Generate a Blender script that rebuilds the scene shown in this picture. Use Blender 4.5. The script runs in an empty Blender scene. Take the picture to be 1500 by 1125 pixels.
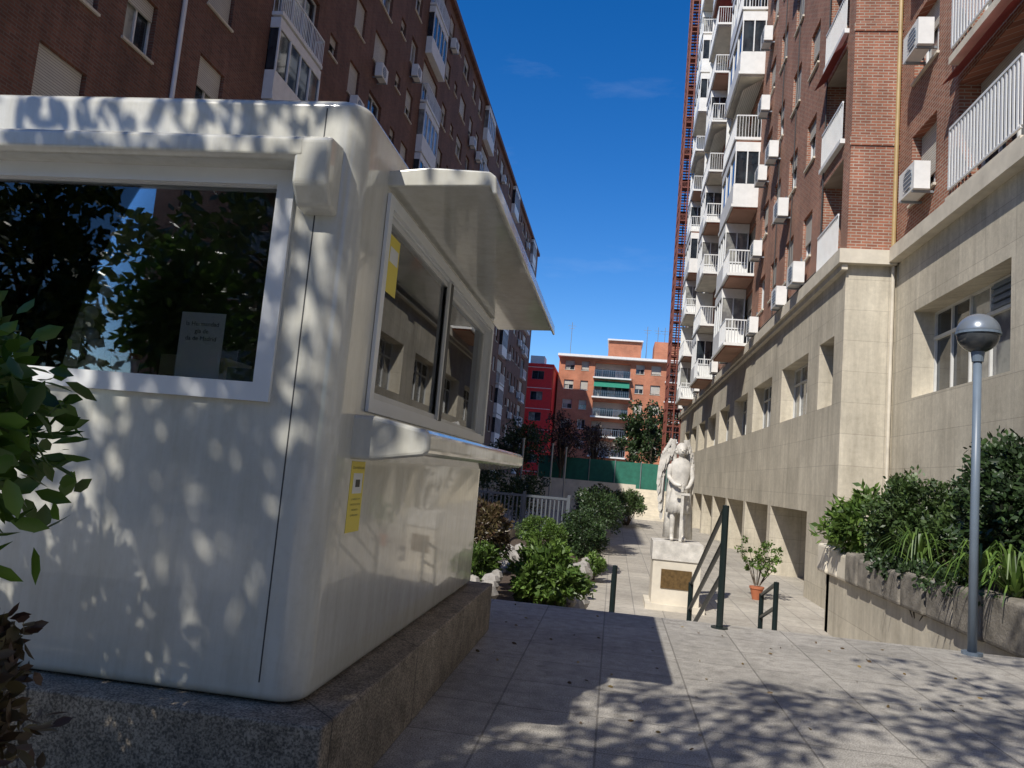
import bpy, bmesh, math, random
import numpy as np
from mathutils import Vector, Matrix
random.seed(4); rng=np.random.default_rng(7)
S=bpy.context.scene
# ---------------------------------------------------------------- materials
def newmat(name):
    m=bpy.data.materials.new(name); m.use_nodes=True
    nt=m.node_tree; b=nt.nodes['Principled BSDF']; return m,nt,b
def N(nt,t,**kw):
    n=nt.nodes.new(t)
    for k,v in kw.items(): setattr(n,k,v)
    return n
def mixc(nt,fac,a,b,mode='MIX'):
    n=nt.nodes.new('ShaderNodeMix'); n.data_type='RGBA'; n.blend_type=mode
    for s,v in ((n.inputs[0],fac),(n.inputs[6],a),(n.inputs[7],b)):
        if hasattr(v,'is_output') or isinstance(v,bpy.types.NodeSocket): nt.links.new(v,s)
        elif isinstance(v,(int,float)): s.default_value=v
        else: s.default_value=(*v,1)
    return n.outputs[2]
def ramp(nt,src,p0,p1,c0=(0,0,0),c1=(1,1,1)):
    r=nt.nodes.new('ShaderNodeValToRGB'); r.color_ramp.elements[0].position=p0; r.color_ramp.elements[1].position=p1
    r.color_ramp.elements[0].color=(*c0,1); r.color_ramp.elements[1].color=(*c1,1)
    nt.links.new(src,r.inputs[0]); return r.outputs[0]
def noise(nt,scale,detail=4,vec=None,rough=.6):
    n=nt.nodes.new('ShaderNodeTexNoise'); n.inputs['Scale'].default_value=scale; n.inputs['Detail'].default_value=detail
    n.inputs['Roughness'].default_value=rough
    if vec is None:
        tc=nt.nodes.new('ShaderNodeTexCoord'); vec=tc.outputs['Object']
    nt.links.new(vec,n.inputs['Vector']); return n.outputs[0]
def bump(nt,b,h,strength=.3,dist=.02):
    n=nt.nodes.new('ShaderNodeBump'); n.inputs['Strength'].default_value=strength; n.inputs['Distance'].default_value=dist
    nt.links.new(h,n.inputs['Height']); nt.links.new(n.outputs[0],b.inputs['Normal'])
def simple(name,col,rough=.6,var=.25,scale=3,metal=0,bmp=0):
    m,nt,b=newmat(name)
    f=noise(nt,scale)
    c=mixc(nt,ramp(nt,f,.3,.7),tuple(x*(1-var) for x in col),tuple(min(1,x*(1+var)) for x in col))
    nt.links.new(c,b.inputs['Base Color']); b.inputs['Roughness'].default_value=rough; b.inputs['Metallic'].default_value=metal
    if bmp: bump(nt,b,noise(nt,scale*8),bmp)
    return m
def wallcoords(nt):
    tc=N(nt,'ShaderNodeTexCoord'); sx=N(nt,'ShaderNodeSeparateXYZ'); nt.links.new(tc.outputs['Object'],sx.inputs[0])
    a=N(nt,'ShaderNodeMath',operation='ADD'); nt.links.new(sx.outputs[0],a.inputs[0]); nt.links.new(sx.outputs[1],a.inputs[1])
    c=N(nt,'ShaderNodeCombineXYZ'); nt.links.new(a.outputs[0],c.inputs[0]); nt.links.new(sx.outputs[2],c.inputs[1]); return c.outputs[0]
def brickmat(name,c1,c2,mortar,bw=.25,bh=.075,ms=.012,offset=.5,stain=.35,bm=.4,rough=.85,floor=False,speck=0,streak=0):
    m,nt,b=newmat(name)
    if floor:
        v=N(nt,'ShaderNodeTexCoord').outputs['Object']
    else: v=wallcoords(nt)
    t=N(nt,'ShaderNodeTexBrick'); nt.links.new(v,t.inputs['Vector']); t.offset=offset
    t.inputs['Color1'].default_value=(*c1,1); t.inputs['Color2'].default_value=(*c2,1); t.inputs['Mortar'].default_value=(*mortar,1)
    t.inputs['Scale'].default_value=1; t.inputs['Mortar Size'].default_value=ms; t.inputs['Brick Width'].default_value=bw; t.inputs['Row Height'].default_value=bh
    t.inputs['Bias'].default_value=0; t.inputs['Mortar Smooth'].default_value=.2
    f=ramp(nt,noise(nt,.6,6),.3,.75,(1-stain,)*3,(1+stain*.3,)*3)
    c=mixc(nt,1.0,t.outputs[0],f,'MULTIPLY')
    if streak:
        mp=N(nt,'ShaderNodeMapping'); mp.inputs['Scale'].default_value=(2.2,.18,1); nt.links.new(v,mp.inputs[0])
        c=mixc(nt,1.0,c,ramp(nt,noise(nt,1.5,6,mp.outputs[0],.7),.35,.65,(1-streak,1-streak*1.05,1-streak*1.1),(1.05,1.05,1.05)),'MULTIPLY')
    if speck:
        g=ramp(nt,noise(nt,110,2),.38,.62,(1-speck,)*3,(1+speck*.5,)*3); c=mixc(nt,1.0,c,g,'MULTIPLY')
        g2=ramp(nt,noise(nt,9,5),.35,.7,(1-speck*.6,)*3,(1.08,)*3); c=mixc(nt,1.0,c,g2,'MULTIPLY')
        g3=ramp(nt,noise(nt,3.1,7,None,.75),.56,.66,(1,1,1),(1-speck*.7,1-speck*.72,1-speck*.75)); c=mixc(nt,1.0,c,g3,'MULTIPLY')
    nt.links.new(c,b.inputs['Base Color']); b.inputs['Roughness'].default_value=rough
    inv=N(nt,'ShaderNodeMath',operation='SUBTRACT'); inv.inputs[0].default_value=1; nt.links.new(t.outputs[1],inv.inputs[1])
    bump(nt,b,inv.outputs[0],bm,.01)
    return m
def leafmat(name,c0,c1,trans=.25,rough=.45):
    m,nt,b=newmat(name)
    g=N(nt,'ShaderNodeNewGeometry')
    c=ramp(nt,g.outputs['Random Per Island'],.0,1.,c0,c1)
    c=mixc(nt,1.0,c,ramp(nt,noise(nt,2.5,2),.35,.65,(.6,.6,.6),(1.25,1.25,1.1)),'MULTIPLY')
    nt.links.new(c,b.inputs['Base Color']); b.inputs['Roughness'].default_value=rough
    if trans:
        tr=N(nt,'ShaderNodeBsdfTranslucent'); nt.links.new(c,tr.inputs[0])
        mx=N(nt,'ShaderNodeMixShader'); mx.inputs[0].default_value=trans
        nt.links.new(b.outputs[0],mx.inputs[1]); nt.links.new(tr.outputs[0],mx.inputs[2])
        nt.links.new(mx.outputs[0],nt.nodes['Material Output'].inputs[0])
    return m
def glassmat(name,tint=(.92,.94,.94),ior=1.6):
    m,nt,b=newmat(name); nt.nodes.remove(b)
    g=N(nt,'ShaderNodeBsdfGlossy'); g.inputs['Roughness'].default_value=.01; g.inputs[0].default_value=(.95,.97,1,1)
    t=N(nt,'ShaderNodeBsdfTransparent'); t.inputs[0].default_value=(*tint,1)
    fr=N(nt,'ShaderNodeFresnel'); fr.inputs[0].default_value=ior
    mx=N(nt,'ShaderNodeMixShader'); nt.links.new(fr.outputs[0],mx.inputs[0]); nt.links.new(t.outputs[0],mx.inputs[1]); nt.links.new(g.outputs[0],mx.inputs[2])
    nt.links.new(mx.outputs[0],nt.nodes['Material Output'].inputs[0]); return m
M={}
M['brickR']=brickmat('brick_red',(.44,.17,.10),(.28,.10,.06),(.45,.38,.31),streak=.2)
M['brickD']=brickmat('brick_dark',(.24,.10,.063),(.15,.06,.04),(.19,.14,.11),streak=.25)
M['brickF']=brickmat('brick_far',(.56,.21,.11),(.50,.18,.095),(.48,.28,.2),bw=.5,bh=.15)
M['stone']=brickmat('stone_panels',(.68,.62,.50),(.61,.555,.445),(.47,.42,.34),bw=1.1,bh=.75,ms=.007,offset=0,stain=.28,bm=.2,rough=.8,speck=.12,streak=.22)
M['stoneplain']=simple('stone_plain',(.62,.565,.465),.8,.15,2,bmp=.1)
M['pave']=brickmat('paving_plaza',(.52,.49,.44),(.45,.425,.38),(.29,.27,.24),bw=.62,bh=.62,ms=.007,offset=0,stain=.35,bm=.4,rough=.75,floor=True,speck=.45)
M['pave2']=brickmat('paving_lower',(.52,.48,.41),(.46,.42,.36),(.30,.28,.25),bw=.6,bh=.6,ms=.012,offset=0,stain=.3,bm=.3,rough=.85,floor=True,speck=.25)
M['granite']=brickmat('granite_plinth',(.44,.37,.285),(.40,.34,.26),(.15,.13,.11),bw=1.35,bh=20,ms=.006,stain=.5,bm=.3,rough=.85,speck=.6)
M['white']=simple('white_paint',(.76,.76,.74),.5,.08)
M['whiteM']=simple('white_metal',(.72,.73,.73),.35,.05)
M['frame']=simple('window_frame_aluminium',(.62,.62,.6),.35,.1)
M['shutter']=brickmat('roller_shutter',(.6,.57,.5),(.55,.52,.46),(.25,.24,.22),bw=40,bh=.06,ms=.008,stain=.2,bm=.5,rough=.6)
M['paper']=simple('paper',(.82,.81,.77),.7,.04)
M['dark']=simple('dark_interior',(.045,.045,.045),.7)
m,nt,b=newmat('window_glass'); g_=N(nt,'ShaderNodeNewGeometry')
f=ramp(nt,g_.outputs['Random Per Island'],.55,.58)
c=mixc(nt,f,(.035,.045,.055),(.34,.34,.31)); c=mixc(nt,1.0,c,ramp(nt,noise(nt,1.7,3),.4,.6,(.45,.45,.5),(1,1,1)),'MULTIPLY')
nt.links.new(c,b.inputs['Base Color']); b.inputs['Roughness'].default_value=.04; b.inputs['IOR'].default_value=1.65; M['glassD']=m
M['glass']=glassmat('booth_glass')
M['metal']=simple('galvanised_metal',(.3,.33,.36),.4,.1,metal=.5)
M['fence']=simple('fence_grey_paint',(.10,.115,.135),.5,.1)
M['grey']=simple('grey_paint',(.14,.18,.23),.4,.1)
M['railD']=simple('dark_paint',(.010,.018,.018),.35,.2)
M['rust']=simple('red_oxide_steel',(.17,.045,.03),.6,.2)
M['red']=simple('red_cladding',(.78,.03,.03),.5,.1)
M['green']=simple('green_netting',(.02,.14,.10),.8,.2)
M['greenA']=simple('green_awning',(.02,.2,.13),.8,.1)
M['redA']=simple('red_awning',(.3,.05,.045),.8,.2)
M['pipe']=simple('ochre_pipe',(.42,.30,.13),.5,.15)
M['statue']=simple('statue_stone',(.56,.53,.475),.75,.28,5,bmp=.35)
M['bronze']=simple('bronze_plaque',(.16,.10,.04),.5,.4,12,metal=.5)
M['soil']=simple('soil',(.07,.05,.035),.95,.4,10)
M['rock']=simple('rock',(.33,.31,.28),.9,.3,6,bmp=.5)
M['coping_shaded']=simple('coping_stone_shaded',(.20,.18,.15),.9,.5,3.5,bmp=.6)  # base colour darkened to carry the shade of the overhanging plants
M['bark']=simple('bark',(.09,.07,.05),.9,.4,12,bmp=.6)
M['yellow']=simple('yellow_sticker',(.78,.62,.05),.4,.03)
M['black']=simple('black_print',(.015,.015,.015),.5,.0)
M['terracotta']=simple('terracotta',(.4,.13,.06),.8,.1)
M['seal']=simple('rubber_seal',(.05,.05,.05),.6,.1)
m,nt,b=newmat('fibreglass_grey')
c=mixc(nt,ramp(nt,noise(nt,1.2,6),.3,.75),(.545,.54,.49),(.64,.635,.585))
c=mixc(nt,1.0,c,ramp(nt,noise(nt,25,4),.2,.5,(.93,.92,.9),(1,1,1)),'MULTIPLY')
tc=N(nt,'ShaderNodeTexCoord'); mp=N(nt,'ShaderNodeMapping'); mp.inputs['Scale'].default_value=(5,5,.5); nt.links.new(tc.outputs['Object'],mp.inputs[0])
c=mixc(nt,1.0,c,ramp(nt,noise(nt,2,5,mp.outputs[0],.7),.35,.6,(.88,.87,.84),(1,1,1)),'MULTIPLY')
nt.links.new(c,b.inputs['Base Color']); b.inputs['Roughness'].default_value=.2
b.inputs['Coat Weight'].default_value=.5; b.inputs['Coat Roughness'].default_value=.04
bump(nt,b,noise(nt,2.2,3),.32,.03); M['fiber']=m
M['leafA']=leafmat('leaf_glossy',(.04,.10,.015),(.14,.26,.045),.4,.35)
M['leafB']=leafmat('leaf_light',(.06,.12,.025),(.15,.24,.05),.3)
M['leafC']=leafmat('leaf_dark',(.018,.04,.015),(.05,.09,.03),.15)
M['leafM']=leafmat('leaf_mid',(.035,.07,.02),(.09,.14,.045),.2)
M['leafR']=leafmat('leaf_reddish',(.07,.035,.03),(.12,.1,.04),.25)
M['leafT']=leafmat('leaf_canopy',(.03,.06,.012),(.1,.15,.035),0)
M['leafG']=leafmat('leaf_painted_sunlit',(.07,.12,.025),(.16,.22,.05),0)  # brighter green paints sunlight onto the trees behind the camera
M['leafP']=leafmat('leaf_purple',(.035,.018,.02),(.07,.045,.035),0)
M['leafF']=leafmat('leaf_fallen',(.12,.07,.03),(.25,.18,.07),0)
# ---------------------------------------------------------------- builders
class Obj:
    def __init__(s,name,loc=None):
        s.name=name; s.parts={}
    def _p(s,part,mat):
        return s.parts.setdefault((part,mat),([],[]))
    def box(s,part,mat,x0,x1,y0,y1,z0,z1):
        V,F=s._p(part,mat); x0,x1=sorted((x0,x1)); y0,y1=sorted((y0,y1)); z0,z1=sorted((z0,z1)); n=len(V)
        V+= [(x0,y0,z0),(x1,y0,z0),(x1,y1,z0),(x0,y1,z0),(x0,y0,z1),(x1,y0,z1),(x1,y1,z1),(x0,y1,z1)]
        F+= [(n,n+3,n+2,n+1),(n+4,n+5,n+6,n+7),(n,n+1,n+5,n+4),(n+1,n+2,n+6,n+5),(n+2,n+3,n+7,n+6),(n+3,n,n+4,n+7)]
    def boxP(s,part,mat,P,u0,u1,n0,n1,z0,z1):
        a=P(u0,n0,z0); b=P(u1,n1,z1); s.box(part,mat,a[0],b[0],a[1],b[1],a[2],b[2])
    def quad(s,part,mat,*pts):
        V,F=s._p(part,mat); n=len(V); V+=list(map(tuple,pts)); F.append(tuple(range(n,n+len(pts))))
    def cyl(s,part,mat,p0,p1,r0,r1=None,n=10):
        r1=r0 if r1 is None else r1
        V,F=s._p(part,mat); p0=Vector(p0); p1=Vector(p1); d=(p1-p0).normalized(); a=d.orthogonal().normalized(); b=d.cross(a); k=len(V)
        for p,r in ((p0,r0),(p1,r1)):
            for i in range(n):
                t=2*math.pi*i/n; q=p+a*math.cos(t)*r+b*math.sin(t)*r; V.append(tuple(q))
        for i in range(n):
            j=(i+1)%n; F.append((k+i,k+j,k+n+j,k+n+i))
        F.append(tuple(k+i for i in range(n))[::-1]); F.append(tuple(k+n+i for i in range(n)))
    def lathe(s,part,mat,rings,cx,cy,n=24,ripple=0,rn=9):
        V,F=s._p(part,mat); k=len(V)
        for (z,rx,ry,ox,oy,rp) in rings:
            for i in range(n):
                t=2*math.pi*i/n; q=1+ripple*rp*math.sin(rn*t)
                V.append((cx+ox+rx*q*math.cos(t),cy+oy+ry*q*math.sin(t),z))
        for r in range(len(rings)-1):
            for i in range(n):
                j=(i+1)%n; F.append((k+r*n+i,k+r*n+j,k+(r+1)*n+j,k+(r+1)*n+i))
        F.append(tuple(k+i for i in range(n))[::-1]); F.append(tuple(k+(len(rings)-1)*n+i for i in range(n)))
    def done(s,smooth=(),bevel={}):
        e=bpy.data.objects.new(s.name,None); S.collection.objects.link(e); s.e=e
        for (part,mat),(V,F) in s.parts.items():
            me=bpy.data.meshes.new(part); me.from_pydata(V,[],F); me.materials.append(M[mat]); me.update()
            o=bpy.data.objects.new(part,me); S.collection.objects.link(o); o.parent=e
            if part in smooth:
                for p in me.polygons: p.use_smooth=True
            if part in bevel:
                md=o.modifiers.new('b','BEVEL'); md.width=bevel[part]; md.segments=3; md.limit_method='ANGLE'
        return e
def leaves(name,mat,C,D,L,W,parent=None,lo=False):
    n=len(C); D=D/np.linalg.norm(D,axis=1)[:,None]
    R=rng.normal(size=(n,3)); Sd=np.cross(D,R); Sd/=np.linalg.norm(Sd,axis=1)[:,None]
    Nn=np.cross(D,Sd)
    L=np.asarray(L)*rng.uniform(.7,1.25,n); W=np.asarray(W)*rng.uniform(.7,1.2,n)
    L=L[:,None]; W=W[:,None]
    me=bpy.data.meshes.new(name)
    if lo:
        v=np.stack([C-D*L*.5, C+Sd*W*.5, C+D*L*.5, C-Sd*W*.5],1).reshape(-1,3)
        me.vertices.add(4*n); me.vertices.foreach_set('co',v.ravel()); me.loops.add(4*n); me.loops.foreach_set('vertex_index',np.arange(4*n,dtype=np.int32))
        me.polygons.add(n); me.polygons.foreach_set('loop_start',np.arange(0,4*n,4,dtype=np.int32)); me.polygons.foreach_set('loop_total',np.full(n,4,dtype=np.int32))
    else:
        v=np.stack([C-D*L*.5, C+Sd*W*.42+Nn*W*.12-D*L*.22, C+Sd*W*.45+Nn*W*.12+D*L*.15, C+D*L*.5, C-Sd*W*.45+Nn*W*.12+D*L*.15, C-Sd*W*.42+Nn*W*.12-D*L*.22],1).reshape(-1,3)
        me.vertices.add(6*n); me.vertices.foreach_set('co',v.ravel())
        me.loops.add(8*n)
        base=(np.arange(n,dtype=np.int32)*6)[:,None]
        me.loops.foreach_set('vertex_index',(base+np.array([0,1,2,3, 0,3,4,5],dtype=np.int32)).ravel())
        me.polygons.add(2*n); me.polygons.foreach_set('loop_start',np.arange(0,8*n,4,dtype=np.int32)); me.polygons.foreach_set('loop_total',np.full(2*n,4,dtype=np.int32))
    me.update(); me.validate(); me.materials.append(M[mat])
    o=bpy.data.objects.new(name,me); S.collection.objects.link(o)
    if parent: o.parent=parent
    return o
def cloud(center,rad,nclump,per,cr,shell=.6):
    center=np.array(center); rad=np.array(rad)
    d=rng.normal(size=(nclump,3)); d/=np.linalg.norm(d,axis=1)[:,None]
    r=rng.uniform(shell,1.0,nclump)[:,None]
    cc=center+d*r*rad
    off=rng.normal(size=(nclump,per,3)); off/=np.linalg.norm(off,axis=2)[:,:,None]
    off*= (rng.uniform(.2,1,(nclump,per,1))**.6)*cr*rng.uniform(.6,1.3,(nclump,1,1))
    P=(cc[:,None]+off).reshape(-1,3); 
    D=(P-center)/rad; D=D/ (np.linalg.norm(D,axis=1)[:,None]+1e-6)+rng.normal(size=P.shape)*.7
    return P,D,cc
def bush(name,mat,center,rad,ncl,per,cr,L,W,base_z,stems=6,shell=.45):
    P,D,cc=cloud(center,rad,ncl,per,cr,shell)
    k=P[:,2]>base_z; P=P[k];D=D[k]
    o=Obj(name)
    for c in cc[::max(1,len(cc)//stems)]:
        o.cyl('stems','bark',(center[0]+(c[0]-center[0])*.15,center[1]+(c[1]-center[1])*.15,base_z-.05),tuple(c),.014 if rad[0]<1 else .04,.005,6)
    e=o.done(); leaves('foliage',mat,P,D,np.full(len(P),L),np.full(len(P),W),e,lo=center[1]>12); return e
# ---------------------------------------------------------------- camera
cam=bpy.data.cameras.new('camera'); co=bpy.data.objects.new('camera',cam); S.collection.objects.link(co); S.camera=co
cam.sensor_width=36; cam.lens=27.05; cam.clip_end=3000; cam.clip_start=.02
co.matrix_world=Matrix.Translation((0,0,1.45))@Matrix.Rotation(math.radians(8.1),4,'Z')@Matrix.Rotation(math.radians(96.4),4,'X')@Matrix.Rotation(math.radians(5.0),4,'Z')
# ---------------------------------------------------------------- light
EL,AZ=46,26
w=bpy.data.worlds.new('World'); S.world=w; w.use_nodes=True; nt=w.node_tree
bg=nt.nodes['Background']; sky=N(nt,'ShaderNodeTexSky',sky_type='NISHITA'); sky.sun_disc=False
sky.sun_elevation=math.radians(EL); sky.sun_rotation=math.radians(180+AZ); sky.altitude=650; sky.air_density=1.0; sky.dust_density=.2; sky.ozone_density=2.7
hs=N(nt,'ShaderNodeHueSaturation'); hs.inputs['Saturation'].default_value=1.4; hs.inputs['Hue'].default_value=.510; nt.links.new(sky.outputs[0],hs.inputs['Color'])
tc=N(nt,'ShaderNodeTexCoord'); mp=N(nt,'ShaderNodeMapping'); mp.inputs['Scale'].default_value=(1.6,3,7); mp.inputs['Rotation'].default_value=(0,.25,.4); nt.links.new(tc.outputs['Generated'],mp.inputs[0])
cf=ramp(nt,noise(nt,2.4,7,mp.outputs[0],.62),.56,.95,(0,0,0),(.12,.12,.12))
cc_=mixc(nt,cf,hs.outputs[0],(6.5,7.2,8.2))
nt.links.new(cc_,bg.inputs[0]); bg.inputs[1].default_value=.15
sl=bpy.data.lights.new('sun','SUN'); sl.energy=5.0; sl.angle=math.radians(.53); sl.color=(1,.945,.85)
so=bpy.data.objects.new('sun',sl); S.collection.objects.link(so)
d=Vector((math.sin(math.radians(AZ))*math.cos(math.radians(EL)),math.cos(math.radians(AZ))*math.cos(math.radians(EL)),-math.sin(math.radians(EL))))
so.rotation_mode='QUATERNION'; so.rotation_quaternion=d.to_track_quat('-Z','Y')
S.view_settings.view_transform='Standard'; S.view_settings.look='None'; S.view_settings.exposure=0
# ---------------------------------------------------------------- ground
ZL=-1.2
g=Obj('ground'); g.quad('lower_paving','pave2',(-900,-900,ZL),(900,-900,ZL),(900,1500,ZL),(-900,1500,ZL)); g.done()
p=Obj('plaza_pavement'); p.box('slab','pave',-14,6.25,-26,8.8,ZL-.1,0); p.done()
st=Obj('stairs')
for i in range(7):
    st.box('steps','pave',-1.0,4.35,8.8+.36*i,8.8+.36*(i+1),ZL-.05,-.15*(i+1))
st.done()
n=130; C=np.stack([rng.uniform(-1,5,n),rng.uniform(1.5,8.7,n),np.full(n,.008)],1); D=rng.normal(size=(n,3)); D[:,2]*=.05
fl=leaves('fallen_leaves','leafF',C,D,np.full(n,.04),np.full(n,.02))
# ---------------------------------------------------------------- facade generator
def rail(B,P,u0,u1,n,z0,z1,mat='whiteM',step=.12,t=.02,sides=None):
    B.boxP('railings',mat,P,u0,u1,n-.02,n+.02,z1-.05,z1)
    B.boxP('railings',mat,P,u0,u1,n-.02,n+.02,z0,z0+.04)
    k=int((u1-u0)/step)
    for i in range(k+1):
        u=u0+(u1-u0)*i/k
        B.boxP('railings',mat,P,u-t/2,u+t/2,n-.01,n+.01,z0+.04,z1-.05)
    if sides:
        for u in (u0,u1):
            B.boxP('railings',mat,P,u-.02,u+.02,sides,n-.02,z1-.05,z1)
            kk=max(2,int((n-sides)/step))
            for i in range(kk):
                q=sides+(n-sides)*i/kk
                B.boxP('railings',mat,P,u-.01,u+.01,q-.01,q+.01,z0,z1-.05)
def ac(B,P,u,n0,z,w=.85):
    B.boxP('air_conditioners','white',P,u,u+w,n0+.12,n0+.45,z,z+.62)
    a=P(u+w*.4,n0+.452,z+.31); b=P(u+w*.4,n0+.465,z+.31); B.cyl('air_conditioner_fans','grey',a,b,.24,n=14)
    for q in range(5): B.boxP('air_conditioner_grilles','whiteM',P,u+w*.4-.24,u+w*.4+.24,n0+.466,n0+.472,z+.1+.1*q,z+.115+.1*q)
    B.boxP('air_conditioner_brackets','metal',P,u+.1,u+.14,n0,n0+.45,z-.05,z); B.boxP('air_conditioner_brackets','metal',P,u+w-.14,u+w-.1,n0,n0+.45,z-.05,z)
    B.cyl('air_conditioner_hoses','grey',P(u+w-.05,n0+.03,z+.1),P(u+w+.05,n0+.03,z+1.0),.025,n=5)
def window(B,P,u0,u1,z0,z1,dep=.18,nm=2,shutter=None,frame='frame',sill=True,bars=0):
    for i in range(nm):
        a=u0+(u1-u0)*i/nm; b=u0+(u1-u0)*(i+1)/nm
        B.quad('glass','glassD',P(a,-dep,z0),P(b,-dep,z0),P(b,-dep,z1),P(a,-dep,z1))
    f=.05
    B.boxP('window_frames',frame,P,u0,u1,-dep+.003,-dep+.05,z0,z0+f); B.boxP('window_frames',frame,P,u0,u1,-dep+.003,-dep+.05,z1-f,z1)
    for i in range(nm+1):
        u=u0+(u1-u0-f)*i/nm; B.boxP('window_frames',frame,P,u,u+f,-dep+.004,-dep+.055,z0+f,z1-f)
    if shutter: B.boxP('shutters','shutter',P,u0+.03,u1-.03,-dep+.06,-dep+.10,z1-(z1-z0)*shutter,z1-.005)
    if sill: B.boxP('sills','stoneplain',P,u0-.05,u1+.05,-.1,.06,z0-.06,z0-.002)
def reveals(B,P,u0,u1,z0,z1,dep,part,mat):
    for a,b in (((u0,z0),(u0,z1)),((u0,z1),(u1,z1)),((u1,z1),(u1,z0)),((u1,z0),(u0,z0))):
        B.quad(part,mat,P(a[0],0,a[1]),P(b[0],0,b[1]),P(b[0],-dep,b[1]),P(a[0],-dep,a[1]))
def storey(B,P,u0,u1,z0,z1,ops,part,mat):
    q=lambda a,b,c,d_: B.quad(part,mat,P(a,0,c),P(b,0,c),P(b,0,d_),P(a,0,d_)) if b-a>1e-4 and d_-c>1e-4 else None
    cur=u0
    for (ua,ub,za,zb,dep) in ops:
        q(cur,ua,z0,z1); q(ua,ub,z0,za); q(ua,ub,zb,z1); reveals(B,P,ua,ub,za,zb,dep,part,mat); cur=ub
    q(cur,u1,z0,z1)
# ---------------------------------------------------------------- right building
XW,XN,YC=5.2,6.35,19.1
R=Obj('brick_apartment_building')
PR=lambda u,n,z:(XW-n,u,z)
PN=lambda u,n,z:(XN-n,u,z)
ZC=7.45; NS=14; SH=3.0; YE=66
wins=[(19.9,21.3),(22.5,26.0)]+[(27.6+5.0*i,31.2+5.0*i) for i in range(7)]
storey(R,PR,YC,YE,1.05,ZC-.35,[(a,b,3.75,5.5,.45) for a,b in wins],'podium_walls','stone')
for a,b in wins:
    window(R,PR,a,b,3.75,5.5,.45,4 if b-a>2 else 2,frame='frame',sill=False)
    R.boxP('window_frames','frame',PR,a,b,-.448,-.39,4.95,5.0)
R.box('podium_piers','stone',XW,XW+3.5,YC,21.9,ZL,1.05)
y=26.8
while y<YE:
    R.box('podium_piers','stone',XW,XW+3.2,y,y+.5,ZL,1.05); y+=5.0
R.box('arcade_back_wall','stone',XW+3.2,XW+3.5,21.9,YE,ZL,1.05)
R.quad('arcade_ceiling','stoneplain',(XW,21.9,1.05),(XW+3.2,21.9,1.05),(XW+3.2,YE,1.05),(XW,YE,1.05))
R.quad('podium_walls','stone',(XW,YC,ZL+2.25),(XN,YC,ZL+2.25),(XN,YC,ZC-.35),(XW,YC,ZC-.35))
R.box('cornice','stoneplain',XW-.22,XW+.1,YC-.22,YE,ZC-.35,ZC); R.box('cornice','stoneplain',XW+.1,XN-.05,YC-.22,YC-.002,ZC-.35,ZC)
R.box('cornice','stoneplain',XW-.14,XW-.002,YC-.14,YE,ZC-.5,ZC-.353)
R.box('cornice','stoneplain',XN-.24,XN+.2,-2,YC-.23,ZC-.3,ZC+.05)
nw=[(-1,2.6),(4.2,8),(9.2,12.6),(13.6,17.9)]
storey(R,PN,-2,YC,ZL,ZC-.3,[(a,b,3.8,5.75,.5) for a,b in nw],'podium_walls','stone')
for a,b in nw:
    window(R,PN,a,b,3.8,5.75,.5,5,frame='frame',sill=False)
    R.boxP('window_frames','frame',PN,a,b,-.498,-.43,5.12,5.19)
    for q in range(8): R.boxP('louvre_vents','grey',PN,a+.08,a+1.6,-.49,-.40-.04*(q%2),5.2+.065*q,5.2+.065*q+.045)
colsR=[('log',19.7,21.7),('win',22.8,23.9),('winac',25.2,26.4),('win',27.8,28.9),('winac',30.0,31.2)]
for b0 in (32.6,43.4,54.2):
    colsR+=[('bal',b0,b0+4.2),('winac',b0+5.4,b0+6.6),('win',b0+7.6,b0+8.8),('win',b0+9.4,b0+10.2)]
colsR=[c for c in colsR if c[2]<YE-1]
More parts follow.
